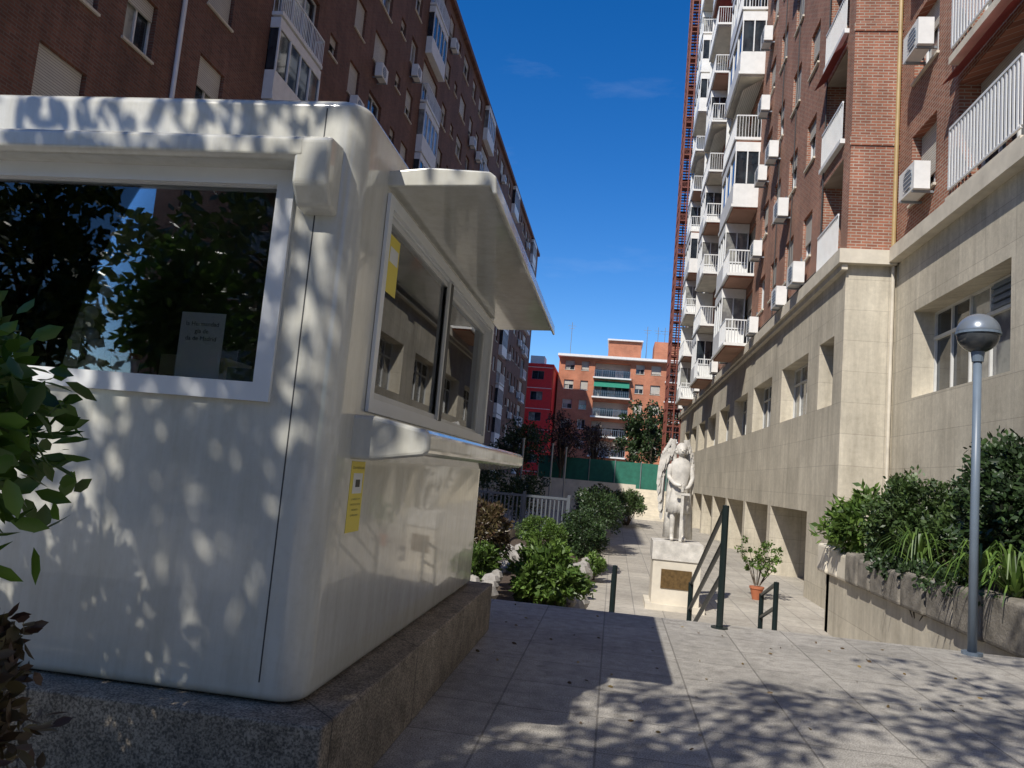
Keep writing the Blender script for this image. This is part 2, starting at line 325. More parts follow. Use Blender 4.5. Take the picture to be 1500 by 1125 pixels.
for k in range(NS):
    z=ZC+SH*k; ops=[]
    for t,a,b in colsR:
        if t=='log': ops.append((a,b,z+.12,z+2.6,1.1))
        elif t=='bal': ops.append((a+.2,b-.2,z+.12,z+2.5,.2))
        else: ops.append((a,b,z+1.0,z+2.4,.18))
    storey(R,PR,YC,YE,z,z+SH,ops,'brick_walls','brickR')
    for t,a,b in colsR:
        if t=='log':
            window(R,PR,a,b,z+.12,z+2.6,1.1,3,random.choice([None,.3,.5]),'whiteM',False)
            R.boxP('balcony_slabs','white',PR,a-.05,b+.05,-1.1,.12,z+.0,z+.118)
            rail(R,PR,a,b,.07,z+.12,z+1.15,step=.11)
        elif t=='bal':
            window(R,PR,a+.2,b-.2,z+.12,z+2.5,.2,4,random.choice([None,.3,.45,.6]),'whiteM',False)
            R.boxP('balcony_slabs','white',PR,a,b,.002,1.1,z-.02,z+.10)
            R.boxP('balcony_soffits','stoneplain' if random.random()<.6 else 'brickF',PR,a+.1,b-.1,.003,1.0,z-.10,z-.023)
            if random.random()<.65:
                h=a+(b-a)*random.choice([.45,.5,.0])
                R.boxP('gallery_panels','white',PR,h,b,.003,1.05,z+.10,z+1.0)
                R.boxP('gallery_panels','white',PR,h,b,.003,1.05,z+2.45,z+2.87)
                R.boxP('gallery_glass','glassD',PR,h+.04,b-.04,.01,.99,z+1.0,z+2.45)
                for i in range(4):
                    u=h+(b-h-.06)*i/3; R.boxP('gallery_panels','whiteM',PR,u,u+.06,.99,1.04,z+1.0,z+2.45)
                for n_ in (.02,.5,.99): R.boxP('gallery_panels','whiteM',PR,h-.01,h+.05,n_,n_+.05,z+1.0,z+2.45)
                if h>a+.5: rail(R,PR,a+.03,h-.03,1.05,z+.10,z+1.1,sides=.03,t=.025)
            else:
                rail(R,PR,a+.03,b-.03,1.05,z+.10,z+1.1,sides=.03,t=.025)
                R.boxP('gallery_panels','white',PR,b-.1,b,.003,1.0,z+.1,z+2.85)
                if random.random()<.4: R.quad('awnings','redA' if random.random()<.3 else 'shutter',PR(a,.02,z+2.75),PR(b-.1,.02,z+2.75),PR(b-.1,.9,z+2.2),PR(a,.9,z+2.2))
        else:
            window(R,PR,a,b,z+1.0,z+2.4,.18,2,random.choice([None,.35,.6,.9]),'whiteM')
            if t=='winac' and random.random()<.75: ac(R,PR,a+.2+random.uniform(-.2,.3),0,z+.15+random.uniform(-.1,.1))
            elif random.random()<.25: ac(R,PR,a+.1,0,z+.2)
        if t=='log' and k%3==1: 
            R.quad('awnings','redA',PR(a,.02,z+2.75),PR(b,.02,z+2.75),PR(b,.35,z+2.45),PR(a,.35,z+2.45))
    R.quad('brick_walls','brickR',(XW,YC,z),(XN,YC,z),(XN,YC,z+SH),(XW,YC,z+SH))
    R.box('brick_bands','brickR',XW-.03,XN-.01,YC-.03,YC-.001,z+2.7,z+2.95)
    nc=[('bal',-1,2),('win',3.2,4.6),('bal',5.6,8.6),('win',9.8,11.6),('bal',13.0,15.8),('win2',16.9,18.3)]
    ops=[]
    for t,a,b in nc:
        ops.append((a,b,z+(.9 if t=='win2' else 1.0 if t=='win' else .15),z+2.55,.3 if t!='bal' else .5))
    storey(R,PN,-2,YC,z,z+SH,ops,'brick_walls','brickR')
    for t,a,b in nc:
        if t=='bal':
            window(R,PN,a,b,z+.15,z+2.55,.5,4,random.choice([None,.25]),'whiteM',False)
            R.boxP('balcony_slabs','stoneplain',PN,a-.05,b+.05,-.5,.2,z-.02,z+.148)
            rail(R,PN,a,b,.16,z+.3,z+1.6,step=.13,t=.06)
            if k%2==0: R.quad('awnings','redA',PN(a,.02,z+2.75),PN(b,.02,z+2.75),PN(b,.35,z+2.5),PN(a,.35,z+2.5))
        else:
            window(R,PN,a,b,z+(.9 if t=='win2' else 1.0),z+2.55,.3,2,random.choice([None,.4,.7]),'whiteM')
            if t=='win2': ac(R,PN,a-.05,0,z+.75+.3*(k%2),.9); 
ZT=ZC+SH*NS
R.box('core','brickR',XW+1.15,XW+13,YC+.3,YE,1.06,ZT-.01); R.box('core','brickR',XN+.55,XN+12,-2,YC+.3,ZL,ZT-.02)
R.box('roof','stoneplain',XW-.3,XW+13,YC-.2,YE,ZT,ZT+.3); R.box('roof','stoneplain',XN-.3,XN+12,-2,YC-.21,ZT,ZT+.3)
R.cyl('downpipe','pipe',(XN-.12,YC-.12,ZC+.1),(XN-.12,YC-.12,ZT),.05,n=8)
R.cyl('downpipe','stoneplain',(XN-.10,YC-.10,ZL),(XN-.10,YC-.10,ZC-.36),.04,n=8)
for yy,zz in ((20.6,9.4),(24.6,10.5),(27.1,8.8)): R.cyl('cables','seal',(XW-.03,yy+1,ZC),(XW-.03,yy+1,ZT),.018,n=4)
R.cyl('cables','seal',(XW-.03,21.95,ZC+.25),(XW-.03,YE,ZC+.35),.02,n=4)
R.done()
T=Obj('steel_stair_tower')
x0,x1,y0,y1=4.0,5.15,66.2,69.5
for z in np.arange(ZL,48,1.0):
    T.box('rails','rust',x0,x1,y0-.04,y0,z,z+.07); T.box('rails','rust',x0-.04,x0,y0,y1,z,z+.07)
for x in (x0,(x0+x1)/2,x1): T.box('posts','rust',x-.06,x+.06,y0-.06,y0+.06,ZL,48); T.box('posts','rust',x-.06,x+.06,y1-.06,y1+.06,ZL,48)
for yy in np.arange(y0+.3,y1,.5): T.box('slats','rust',x0-.02,x0+.02,yy-.02,yy+.02,ZL,48)
for i,z in enumerate(np.arange(ZL,46,1.5)):
    T.box('landings','rust',x0,x1,(y0 if i%2 else y1-.9),(y0+.9 if i%2 else y1),z,z+.1)
    ya,yb=(y0+.9,y1-.9) if i%2 else (y1-.9,y0+.9)
    for q in range(8): yy=ya+(yb-ya)*(q+.5)/8; T.box('treads','rust',x0+.05,x1-.05,yy-.12,yy+.12,z+.1+1.5*q/8,z+.14+1.5*q/8)
T.done()
# ---------------------------------------------------------------- left building
Lb=Obj('dark_brick_apartment_building')
XL=-12.0; PL=lambda u,n,z:(XL+n,u,z); LY0,LY1=7.0,98.0
cols=[('win',8.3,9.5),('win',10.6,11.8),('wide',13.1,14.5),('win',15.4,16.5),('win',18.5,19.8),('gal',22,25.4),('small',26.6,27.4)]; y=28.8; i=0
pat=['win','wide','small','win','gal','win','small','wide','win','win','gal','small']
while y<LY1-4:
    t=pat[i%12]; wdt={'win':1.2,'wide':1.8,'small':.8,'gal':3.2}[t]
    cols.append((t,y,y+wdt)); y+=wdt+{'win':1.3,'wide':1.5,'small':1.1,'gal':1.4}[t]; i+=1
NL=11; SL=2.85; z0L=ZL-.5
for k in range(NL):
    z=z0L+SL*k; ops=[]
    for t,a,b in cols:
        zz=(.15,2.5) if t=='gal' else (1.4,2.2) if t=='small' else (.95,2.35)
        ops.append((a,b,z+zz[0],z+zz[1],.2))
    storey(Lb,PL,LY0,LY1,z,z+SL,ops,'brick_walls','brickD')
    for t,a,b in cols:
        if t=='gal':
            window(Lb,PL,a,b,z+.15,z+2.5,.2,4,random.choice([None,.3,.5]),'whiteM',False)
            Lb.boxP('balcony_slabs','white',PL,a,b,.002,.38,z-.02,z+.1)
            if random.random()<.5:
                Lb.boxP('gallery_panels','white',PL,a,b,.003,.35,z+.1,z+.95); Lb.boxP('gallery_panels','white',PL,a,b,.003,.35,z+2.4,z+2.75)
                Lb.boxP('gallery_glass','glassD',PL,a+.03,b-.03,.01,.31,z+.95,z+2.4)
                for q in range(5):
                    u=a+(b-a-.07)*q/4; Lb.boxP('gallery_panels','whiteM',PL,u,u+.07,.31,.36,z+.95,z+2.4)
            else: rail(Lb,PL,a+.03,b-.03,.35,z+.1,z+1.05,sides=.03,t=.03)
        elif t=='small': window(Lb,PL,a,b,z+1.4,z+2.2,.2,1,random.choice([None,.4]),'whiteM')
        else:
            window(Lb,PL,a,b,z+.95,z+2.35,.2,2,random.choice([None,.3,.6,.95]),'whiteM')
            if random.random()<.3: ac(Lb,PL,a+.1,0,z+.2)
ZTL=z0L+SL*NL
Lb.cyl('downpipe','whiteM',(XL+.08,17.4,ZL),(XL+.08,17.4,ZTL-14),.06,n=8)
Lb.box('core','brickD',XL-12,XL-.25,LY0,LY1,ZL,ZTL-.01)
Lb.quad('brick_walls','brickD',(XL,LY0,ZL),(XL-12,LY0,ZL),(XL-12,LY0,ZTL),(XL,LY0,ZTL))
Lb.quad('brick_walls','brickD',(XL,LY1,ZL),(XL-12,LY1,ZL),(XL-12,LY1,ZTL),(XL,LY1,ZTL))
Lb.box('roof','brickD',XL-12.2,XL+.25,LY0-.2,LY1+.2,ZTL,ZTL+.35)
Lb.done()
# ---------------------------------------------------------------- far buildings
F=Obj('brick_balcony_building'); YF=112
PF=lambda u,n,z:(u,YF-n,z)
for k in range(7):
    z=-1.2+2.85*k; 
    fc=[('w',-8.3,-6.9),('w',-5.9,-4.8),('b',-3.9,1.2),('w',2.0,3.2),('w',4.2,5.6),('b',6.4,9.5),('w',10.5,12)]
    ops=[(a,b,z+(1 if t=='w' else .15),z+2.35,.3 if t=='w' else 1.2) for t,a,b in fc]
    storey(F,PF,-9.2,14,z,z+2.85,ops,'brick_walls','brickF')
    for t,a,b in fc:
        if t=='w': window(F,PF,a,b,z+1,z+2.35,.3,2,random.choice([None,.5,.9]),'whiteM')
        else:
            window(F,PF,a,b,z+.15,z+2.35,1.2,5,random.choice([None,.4]),'whiteM',False)
            F.boxP('balcony_slabs','white',PF,a-.2,b+.2,-1.2,.9,z-.08,z+.12); rail(F,PF,a,b,.85,z+.12,z+1.1,mat='grey',step=.3,t=.05)
            if k==5 and a<0: F.quad('awnings','greenA',PF(a,.05,z+2.5),PF(b,.05,z+2.5),PF(b,1.3,z+1.5),PF(a,1.3,z+1.5))
zt=-1.2+2.85*7
F.box('core','brickF',-9.2,14,YF+1.3,YF+14,ZL,zt-.01); F.quad('brick_walls','brickF',(-9.2,YF,ZL),(-9.2,YF+2,ZL),(-9.2,YF+2,zt),(-9.2,YF,zt))
F.box('cornice','white',-9.4,14,YF-1.0,YF+14,zt,zt+.35)
F.box('penthouse','brickF',-2.2,2.6,YF+1,YF+8,zt+.35,zt+3.0); F.box('penthouse','brickF',4.5,9,YF+2,YF+8,zt+.35,zt+3.4); F.box('penthouse_roof','white',-2.4,2.8,YF+.6,YF+8.2,zt+3.0,zt+3.2)
for x in (5,6,7.2,3.4,-8): 
    F.cyl('antennas','metal',(x,YF+4,zt+.3),(x,YF+4,zt+6),.05,n=5); F.box('antennas','metal',x-.6,x+.6,YF+3.98,YF+4.02,zt+5.4,zt+5.45); F.box('antennas','metal',x-.4,x+.4,YF+3.98,YF+4.02,zt+5.0,zt+5.05)
F.done()
Q=Obj('red_building'); PQ=lambda u,n,z:(u,106-n,z)
for k in range(6):
    z=-1.2+2.9*k
    ops=[(a,a+1.7,z+1.1,z+2.3,.2) for a in (-22,-19.6,-17.2,-14.8,-12.4)]
    storey(Q,PQ,-23,-9.5,z,z+2.9,ops,'walls','red')
    for o_ in ops: window(Q,PQ,o_[0],o_[1],o_[2],o_[3],.2,2,None,'grey',False)
    Q.boxP('bands','white',PQ,-23,-9.5,.001,.05,z+2.75,z+2.82)
Q.box('core','red',-23,-9.5,106.25,118,ZL,16.1); Q.box('roof','red',-23.1,-9.4,105.9,118,16.2,16.6); Q.quad('walls','red',(-9.5,106,ZL),(-9.5,107,ZL),(-9.5,107,16.2),(-9.5,106,16.2))
Q.box('roof_plant','white',-13,-11,108,111,16.6,18); Q.done()
Bk=Obj('unseen_brick_block'); PB=lambda u,n,z:(u,-46+n,z)  # unseen block added behind the camera to fill the booth window reflection
for k in range(8):
    z=3*k; ops=[(a,a+(3 if i%3==1 else 1.4),z+(.2 if i%3==1 else 1),z+2.5,.3) for i,a in enumerate(np.arange(-34,34,4.6))]
    storey(Bk,PB,-36,38,z,z+3,ops,'brick_walls','brickR')
    for o_ in ops: window(Bk,PB,o_[0],o_[1],o_[2],o_[3],.3,2,None,'whiteM')
Bk.box('core','brickR',-36,38,-60,-46.35,ZL,24); Bk.done()
# ---------------------------------------------------------------- booth
def mkbox(name,x0,x1,y0,y1,z0,z1,mats):
    me=bpy.data.meshes.new(name); bm=bmesh.new(); bmesh.ops.create_cube(bm,size=1)
    for v in bm.verts: v.co=Vector(((x0+x1)/2+v.co.x*(x1-x0),(y0+y1)/2+v.co.y*(y1-y0),(z0+z1)/2+v.co.z*(z1-z0)))
    bm.to_mesh(me); bm.free()
    for m_ in mats: me.materials.append(M[m_])
    o=bpy.data.objects.new(name,me); S.collection.objects.link(o); return o
def apply(o):
    dg=bpy.context.evaluated_depsgraph_get(); me=bpy.data.meshes.new_from_object(o.evaluated_get(dg)); o.modifiers.clear(); o.data=me
BX0,BX1,BY0,BY1,BZ0,BZ1=-5.4,-1.2,3.12,7.0,.42,3.03
bo=mkbox('shell',BX0,BX1,BY0,BY1,BZ0,BZ1,['fiber','dark'])
bm=bmesh.new(); bm.from_mesh(bo.data)
ve=[e for e in bm.edges if abs(e.verts[0].co.z-e.verts[1].co.z)>1]
bmesh.ops.bevel(bm,geom=ve,offset=.125,segments=10,profile=.5,affect='EDGES')
he=[e for e in bm.edges if abs(e.verts[0].co.z-e.verts[1].co.z)<.01 and len(e.link_faces)==2 and any(abs(f.normal.z)>.9 for f in e.link_faces) and not all(abs(f.normal.z)>.9 for f in e.link_faces)]
bmesh.ops.bevel(bm,geom=he,offset=.045,segments=6,profile=.5,affect='EDGES')
bm.to_mesh(bo.data); bm.free()
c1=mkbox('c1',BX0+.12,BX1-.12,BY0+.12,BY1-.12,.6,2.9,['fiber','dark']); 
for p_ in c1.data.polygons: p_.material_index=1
WF=(-4.9,-1.53,1.70,2.64); WS=(3.58,6.78,1.72,2.70)
c2=mkbox('c2',WF[0],WF[1],BY0-.3,BY0+.3,WF[2],WF[3],['fiber','dark'])
c3=mkbox('c3',BX1-.3,BX1+.3,WS[0],WS[1],WS[2],WS[3],['fiber','dark'])
for c_ in (c1,c2,c3):
    md=bo.modifiers.new('x','BOOLEAN'); md.object=c_; md.operation='DIFFERENCE'; md.solver='EXACT'
apply(bo)
for c_ in (c1,c2,c3): bpy.data.objects.remove(c_)
for p_ in bo.data.polygons: p_.use_smooth=True
bo.data.set_sharp_from_angle(angle=math.radians(35))
K=Obj('security_booth')
def ringP(o,part,mat,P,u0,u1,z0,z1,n0,n1,f):
    o.boxP(part,mat,P,u0,u1,n0,n1,z0,z0+f); o.boxP(part,mat,P,u0,u1,n0,n1,z1-f,z1)
    o.boxP(part,mat,P,u0,u0+f,n0,n1,z0+f,z1-f); o.boxP(part,mat,P,u1-f,u1,n0,n1,z0+f,z1-f)
P1=lambda u,n,z:(u,BY0-n,z); P2=lambda u,n,z:(BX1+n,u,z)
ringP(K,'front_window_frame','whiteM',P1,WF[0]-.05,WF[1]+.05,WF[2]-.05,WF[3]+.05,.003,.022,.08)
ringP(K,'front_window_frame','whiteM',P1,WF[0]+.002,WF[1]-.002,WF[2]+.002,WF[3]-.002,-.08,.001,.03)
K.boxP('front_glass','glass',P1,WF[0]+.03,WF[1]-.03,-.034,-.028,WF[2]+.03,WF[3]-.03)
ringP(K,'side_window_frame','whiteM',P2,WS[0]-.05,WS[1]+.05,WS[2]-.05,WS[3]+.05,.003,.02,.06)
ringP(K,'side_window_frame','whiteM',P2,WS[0]+.002,WS[1]-.002,WS[2]+.002,WS[3]-.002,-.09,.001,.02)
ym=5.05
ringP(K,'sliding_sash','frame',P2,WS[0]+.024,ym+.04,WS[2]+.024,WS[3]-.024,-.04,-.01,.03)
ringP(K,'sliding_sash','frame',P2,ym-.04,WS[1]-.024,WS[2]+.024,WS[3]-.024,-.08,-.05,.03)
K.boxP('sash_stile','seal',P2,ym-.02,ym+.05,-.009,.012,WS[2]+.02,WS[3]-.02)
K.boxP('sash_stile','frame',P2,ym-.055,ym-.022,-.009,.010,WS[2]+.02,WS[3]-.02)
K.boxP('side_glass','glass',P2,WS[0]+.05,ym+.02,-.028,-.022,WS[2]+.05,WS[3]-.05)
K.boxP('side_glass','glass',P2,ym,WS[1]-.05,-.068,-.062,WS[2]+.05,WS[3]-.05)
K.box('panel_joint','seal',-1.384,-1.378,BY0-.001,BY0+.02,.5,2.98)
K.box('plinth','granite',-5.7,-1.03,2.95,7.12,0.0,.415)
sz=1.705
K.box('notice_paper','paper',-1.97,-1.76,BY0+.050,BY0+.052,1.735,2.03)
K.cyl('cup','white',(-2.26,BY0+.12,sz),(-2.26,BY0+.12,sz+.10),.05,.06,18); K.cyl('cup_lid','redA',(-2.26,BY0+.12,sz+.10),(-2.26,BY0+.12,sz+.125),.066,n=18)
K.box('papers','shutter',-2.72,-2.45,BY0+.052,BY0+.055,1.735,2.0)
K.box('inside_shelf','stoneplain',-4.9,-1.4,BY0+.085,BY0+.5,1.66,1.704)
K.box('inside_cabinet','frame',-4.0,-3.4,6.2,6.7,.7,2.2); K.box('inside_cabinet','bark',-2.9,-2.2,6.3,6.8,.7,1.9); K.box('chair_back','grey',-2.5,-2.05,4.6,4.68,1.2,1.95)
def sph(o,part,mat,c,r,t0,t1,n=24,m_=12,sc=(1,1,1)):
    rings=[]
    for i in range(m_+1):
        t=t0+(t1-t0)*i/m_; rings.append((c[2]+r*sc[2]*math.sin(t),max(r*sc[0]*math.cos(t),.001),max(r*sc[1]*math.cos(t),.001),0,0,0))
    o.lathe(part,mat,rings,c[0],c[1],n)
for i in range(9):
    a=i/8; sph(K,'ornament','white',(-2.44+.04*math.sin(a*9),BY0+.11,sz+.04+.42*a),.045*(1-.4*a),-math.pi/2,math.pi/2,10,6)
ke=K.done(smooth=('cup','ornament'),bevel={'plinth':.012}); bo.parent=ke
def bev(name,mat,x0,x1,y0,y1,z0,z1,w,parent,seg=5):
    o=mkbox(name,x0,x1,y0,y1,z0,z1,[mat]); md=o.modifiers.new('b','BEVEL'); md.width=w; md.segments=seg; o.parent=parent
    return o
def prism(name,mat,prof,y0,y1,parent,axis='Y',bw=.012):
    me=bpy.data.meshes.new(name); n=len(prof)
    if axis=='Y': V=[(a,y0,b) for a,b in prof]+[(a,y1,b) for a,b in prof]
    else: V=[(y0,a,b) for a,b in prof]+[(y1,a,b) for a,b in prof]
    Fc=[tuple(range(n)),tuple(range(2*n-1,n-1,-1))]+[(i,(i+1)%n,n+(i+1)%n,n+i) for i in range(n)]
    me.from_pydata(V,[],Fc); me.materials.append(M[mat]); ob=bpy.data.objects.new(name,me); S.collection.objects.link(ob); ob.parent=parent
    bm=bmesh.new(); bm.from_mesh(me); bmesh.ops.recalc_face_normals(bm,faces=bm.faces); bm.to_mesh(me); bm.free()
    md=ob.modifiers.new('b','BEVEL'); md.width=bw; md.segments=3; return ob
prism('canopy','fiber',[(-1.21,2.78),(-1.21,2.86),(-1.0,2.885),(-.70,2.875),(-.665,2.85),(-.655,2.76),(-.675,2.76),(-.69,2.80)],3.52,7.2,ke)
prism('counter_shelf','fiber',[(-1.24,1.44),(-1.24,1.645),(-1.1,1.645),(-.86,1.60),(-.835,1.58),(-.835,1.50),(-.86,1.48),(-1.1,1.44)],3.4,7.0,ke,bw=.02)
prism('window_hood','fiber',[(3.13,2.80),(2.99,2.79),(2.965,2.77),(2.965,2.70),(2.99,2.68),(3.13,2.68)],-5.2,-1.40,ke,axis='X',bw=.01)
prism('hood_bracket','fiber',[(3.13,2.80),(2.99,2.79),(2.965,2.77),(2.975,2.58),(3.04,2.50),(3.13,2.48)],-1.44,-1.28,ke,axis='X',bw=.025)
bev('warning_sticker','yellow',BX1-.002,BX1+.002,3.44,3.63,1.10,1.43,.0005,ke,1)
bev('sticker_panel','white',BX1+.0022,BX1+.0032,3.475,3.605,1.28,1.375,.0002,ke,1)
bev('window_sticker','yellow',BX1-.0215,BX1-.018,3.70,3.88,2.30,2.60,.0005,ke,1)
bev('window_sticker_panel','white',BX1-.0178,BX1-.0168,3.72,3.86,2.46,2.54,.0002,ke,1)
def text(s,loc,size,rot,mat,parent,name='lettering'):
    cu=bpy.data.curves.new(name,'FONT'); cu.body=s; cu.size=size; cu.align_x='CENTER'; cu.materials.append(M[mat])
    o=bpy.data.objects.new(name,cu); S.collection.objects.link(o); o.location=loc; o.rotation_euler=rot; o.parent=parent; return o
rx=(math.radians(90),0,math.radians(90)); ry=(math.radians(90),0,0)
text('ZONA VIDEOVIGILADA',(BX1+.0036,3.535,1.395),.0155,rx,'black',ke)
for i,s_ in enumerate(['LEY ORGANICA 15/1999','DE PROTECCION DE DATOS','PUEDE EJERCITAR','SUS DERECHOS ANTE:']): text(s_,(BX1+.0036,3.535,1.25-.025*i),.011,rx,'black',ke)
bev('camera_pictogram','black',BX1+.0034,BX1+.0042,3.51,3.57,1.31,1.345,.0002,ke,1)
for i,s_ in enumerate(['la Hermandad','gia de','da de Madrid']): text(s_,(-1.865,BY0+.048,1.97-.033*i),.028,ry,'black',ke)
# ---------------------------------------------------------------- street lamp
l=Obj('street_lamp'); lx,ly=3.72,8.65
l.cyl('post','grey',(lx,ly,0),(lx,ly,3.05),.045,.04,14); l.cyl('base','grey',(lx,ly,0),(lx,ly,.03),.10,n=14); l.cyl('neck','grey',(lx,ly,3.02),(lx,ly,3.14),.055,.07,14)
M['lampglass'],nt_,b_=newmat('lamp_smoked_glass'); b_.inputs['Base Color'].default_value=(.05,.055,.06,1); b_.inputs['Roughness'].default_value=.08
M['lampcap']=simple('lamp_cap',(.2,.23,.27),.3,.05,metal=.3)
sph(l,'globe','lampglass',(lx,ly,3.32),.205,-math.pi/2+.35,0); sph(l,'cap','lampcap',(lx,ly,3.325),.212,0,math.pi/2)
l.cyl('rim','grey',(lx,ly,3.31),(lx,ly,3.335),.218,n=24)
l.done(smooth=('globe','cap','post'))
# ---------------------------------------------------------------- handrails
def handrail(x,ya,yb,za,zb,h,r=.028):
    o=Obj('stair_handrail')
    for yy,zz in ((ya,za),(yb,zb)): o.cyl('posts','railD',(x,yy,zz),(x,yy,zz+h),r*1.3,n=10); o.cyl('base_plates','railD',(x,yy,zz),(x,yy,zz+.015),.09,n=10)
    for q in (h,h*.72,h*.45): o.cyl('rails','railD',(x,ya,za+q-.02),(x,yb,zb+q-.02),r,n=8)
    o.done()
handrail(1.2,8.55,11.6,0,ZL,1.28)
handrail(.1,11.2,12.7,ZL+.3,ZL,1.15); handrail(2.3,11.2,12.2,ZL+.3,ZL,1.15)
# ---------------------------------------------------------------- statue
sx_,sy_=1.45,17.6; pz=.22
st=Obj('angel_statue')
st.box('pedestal_base','stoneplain',sx_-.62,sx_+.62,sy_-.62,sy_+.62,ZL,ZL+.12)
st.box('pedestal','stoneplain',sx_-.5,sx_+.5,sy_-.5,sy_+.5,ZL+.12,pz-.38)
st.box('pedestal_cap','statue',sx_-.53,sx_+.53,sy_-.53,sy_+.53,pz-.38,pz)
st.box('plaque','bronze',sx_-.32,sx_+.32,sy_-.52,sy_-.501,ZL+.45,ZL+.85)
st.lathe('tunic','statue',[(pz+.62,.25,.2,0,0,1),(pz+.8,.235,.18,0,0,.8),(pz+1.05,.19,.15,0,0,.4),(pz+1.2,.175,.14,0,0,.1),(pz+1.25,.185,.15,0,0,0),(pz+1.3,.175,.145,0,0,0),(pz+1.5,.215,.16,0,0,0.1),(pz+1.68,.235,.15,0,0,0.1),(pz+1.78,.17,.12,0,0,0),(pz+1.83,.09,.09,0,0,0)],sx_,sy_,36,.10,9)
st.lathe('cloak','statue',[(pz+.05,.3,.09,.03,.2,1),(pz+.6,.28,.1,.02,.18,1),(pz+1.2,.25,.09,0,.13,.7),(pz+1.75,.2,.07,0,.09,.2)],sx_,sy_,36,.12,11)
st.cyl('neck','statue',(sx_,sy_,pz+1.78),(sx_,sy_-.01,pz+1.93),.07,.06,12)
sph(st,'head','statue',(sx_,sy_-.03,pz+2.0),.125,-math.pi/2,math.pi/2,20,12,(.82,.95,1.15))
sph(st,'hair','statue',(sx_,sy_+.02,pz+2.05),.135,-.5,math.pi/2,20,10,(.95,.98,.95))
for k in range(16):
    a=math.pi*(k/15)*1.3-math.pi*.15; sph(st,'hair_curls','statue',(sx_+.11*math.cos(a),sy_+.02+.09*math.sin(a),pz+1.95+.03*(k%3)),.04,-math.pi/2,math.pi/2,8,6)
st.cyl('nose','statue',(sx_,sy_-.14,pz+2.02),(sx_,sy_-.165,pz+1.975),.012,.02,6)
st.cyl('mouth','statue',(sx_-.03,sy_-.135,pz+1.94),(sx_+.03,sy_-.135,pz+1.94),.010,n=6)
for q in (-.04,.04): st.cyl('eyes','statue',(sx_+q-.015,sy_-.142,pz+2.02),(sx_+q+.015,sy_-.142,pz+2.02),.009,n=6)
st.box('sword_blade','statue',sx_+.02,sx_+.08,sy_-.30,sy_-.27,pz+.03,pz+1.02); st.box('sword_guard','statue',sx_-.1,sx_+.2,sy_-.31,sy_-.26,pz+1.02,pz+1.07); st.cyl('sword_grip','statue',(sx_+.05,sy_-.285,pz+1.07),(sx_+.05,sy_-.285,pz+1.27),.022)
def wing(sg):
    sp_=1.15 if sg<0 else .7
    for row in range(3):
        nfe=9-row
        for i in range(nfe):
            f=i/(nfe-1)
            bx=sx_+sg*sp_*(.14+.2*math.sin(f*2.2)+.02*row); bz=pz+2.25-.12*row-f*.55
            L=(.35+.95*f)*(1-.25*row); 
            tipx=bx+sg*sp_*(.03*math.sin(f*3)); tipz=bz-L
            yy=sy_+.2-.03*row+.012*i; w_=.05
            st.quad('wings','statue',(bx-w_,yy,bz),(bx+w_,yy-.03,bz),(tipx+w_*.7,yy-.03,tipz+.08),(tipx,yy,tipz),(tipx-w_*.7,yy,tipz+.08))
            st.quad('wings','statue',(bx-w_,yy+.025,bz),(bx+w_,yy+.025,bz),(tipx+w_*.7,yy+.03,tipz+.08),(tipx,yy+.03,tipz),(tipx-w_*.7,yy+.03,tipz+.08))
    st.cyl('wing_edges','statue',(sx_+sg*sp_*.08,sy_+.18,pz+1.6),(sx_+sg*sp_*.17,sy_+.2,pz+2.25),.05,.06); st.cyl('wing_edges','statue',(sx_+sg*sp_*.17,sy_+.2,pz+2.25),(sx_+sg*sp_*.34,sy_+.23,pz+1.9),.06,.04)
wing(-1); wing(1)
se=st.done(smooth=('tunic','cloak','head','hair','hair_curls'))
def skin(name,chains,mat,parent):
    for ci,(pts,rad) in enumerate(chains):
        me=bpy.data.meshes.new(name); me.from_pydata(pts,[(i,i+1) for i in range(len(pts)-1)],[]); o=bpy.data.objects.new(name,me); S.collection.objects.link(o)
        md=o.modifiers.new('s','SKIN'); 
        for i,r in enumerate(rad): me.skin_vertices[0].data[i].radius=(r,r)
        me.skin_vertices[0].data[0].use_root=True
        s2=o.modifiers.new('ss','SUBSURF'); s2.levels=2; s2.render_levels=2; md.use_smooth_shade=True
        me.materials.append(M[mat]); o.parent=parent
V=lambda x,y,z:(sx_+x,sy_+y,pz+z)
skin('leg',[([V(-.11,0,.85),V(-.12,-.05,.52),V(-.11,.02,.1),V(-.12,-.16,.04)],[.095,.07,.05,.045]),([V(.11,0,.85),V(.12,-.02,.52),V(.12,.02,.1),V(.16,-.15,.04)],[.095,.07,.05,.045])],'statue',se)
skin('arm',[([V(-.21,0,1.7),V(-.26,-.03,1.4),V(-.12,-.22,1.24),V(.02,-.29,1.22)],[.075,.055,.045,.035]),([V(.21,0,1.7),V(.27,-.03,1.4),V(.18,-.2,1.2),V(.07,-.29,1.15)],[.075,.055,.045,.035])],'statue',se)
fing=[]
for i in range(4):
    fing.append(([V(.0+.02,-.29,1.25-.024*i),V(.045,-.325,1.25-.024*i),V(.085,-.31,1.245-.024*i),V(.085,-.285,1.245-.024*i)],[.012,.012,.011,.009]))
    fing.append(([V(.08,-.29,1.16-.022*i),V(.055,-.325,1.16-.022*i),V(.015,-.31,1.155-.022*i),V(.015,-.285,1.155-.022*i)],[.012,.012,.011,.009]))
fing.append(([V(.0,-.29,1.24),V(.03,-.31,1.275),V(.06,-.3,1.28)],[.013,.012,.01]))
fing.append(([V(.09,-.28,1.16),V(.06,-.27,1.19),V(.03,-.265,1.19)],[.013,.012,.01]))
skin('finger',fing,'statue',se)
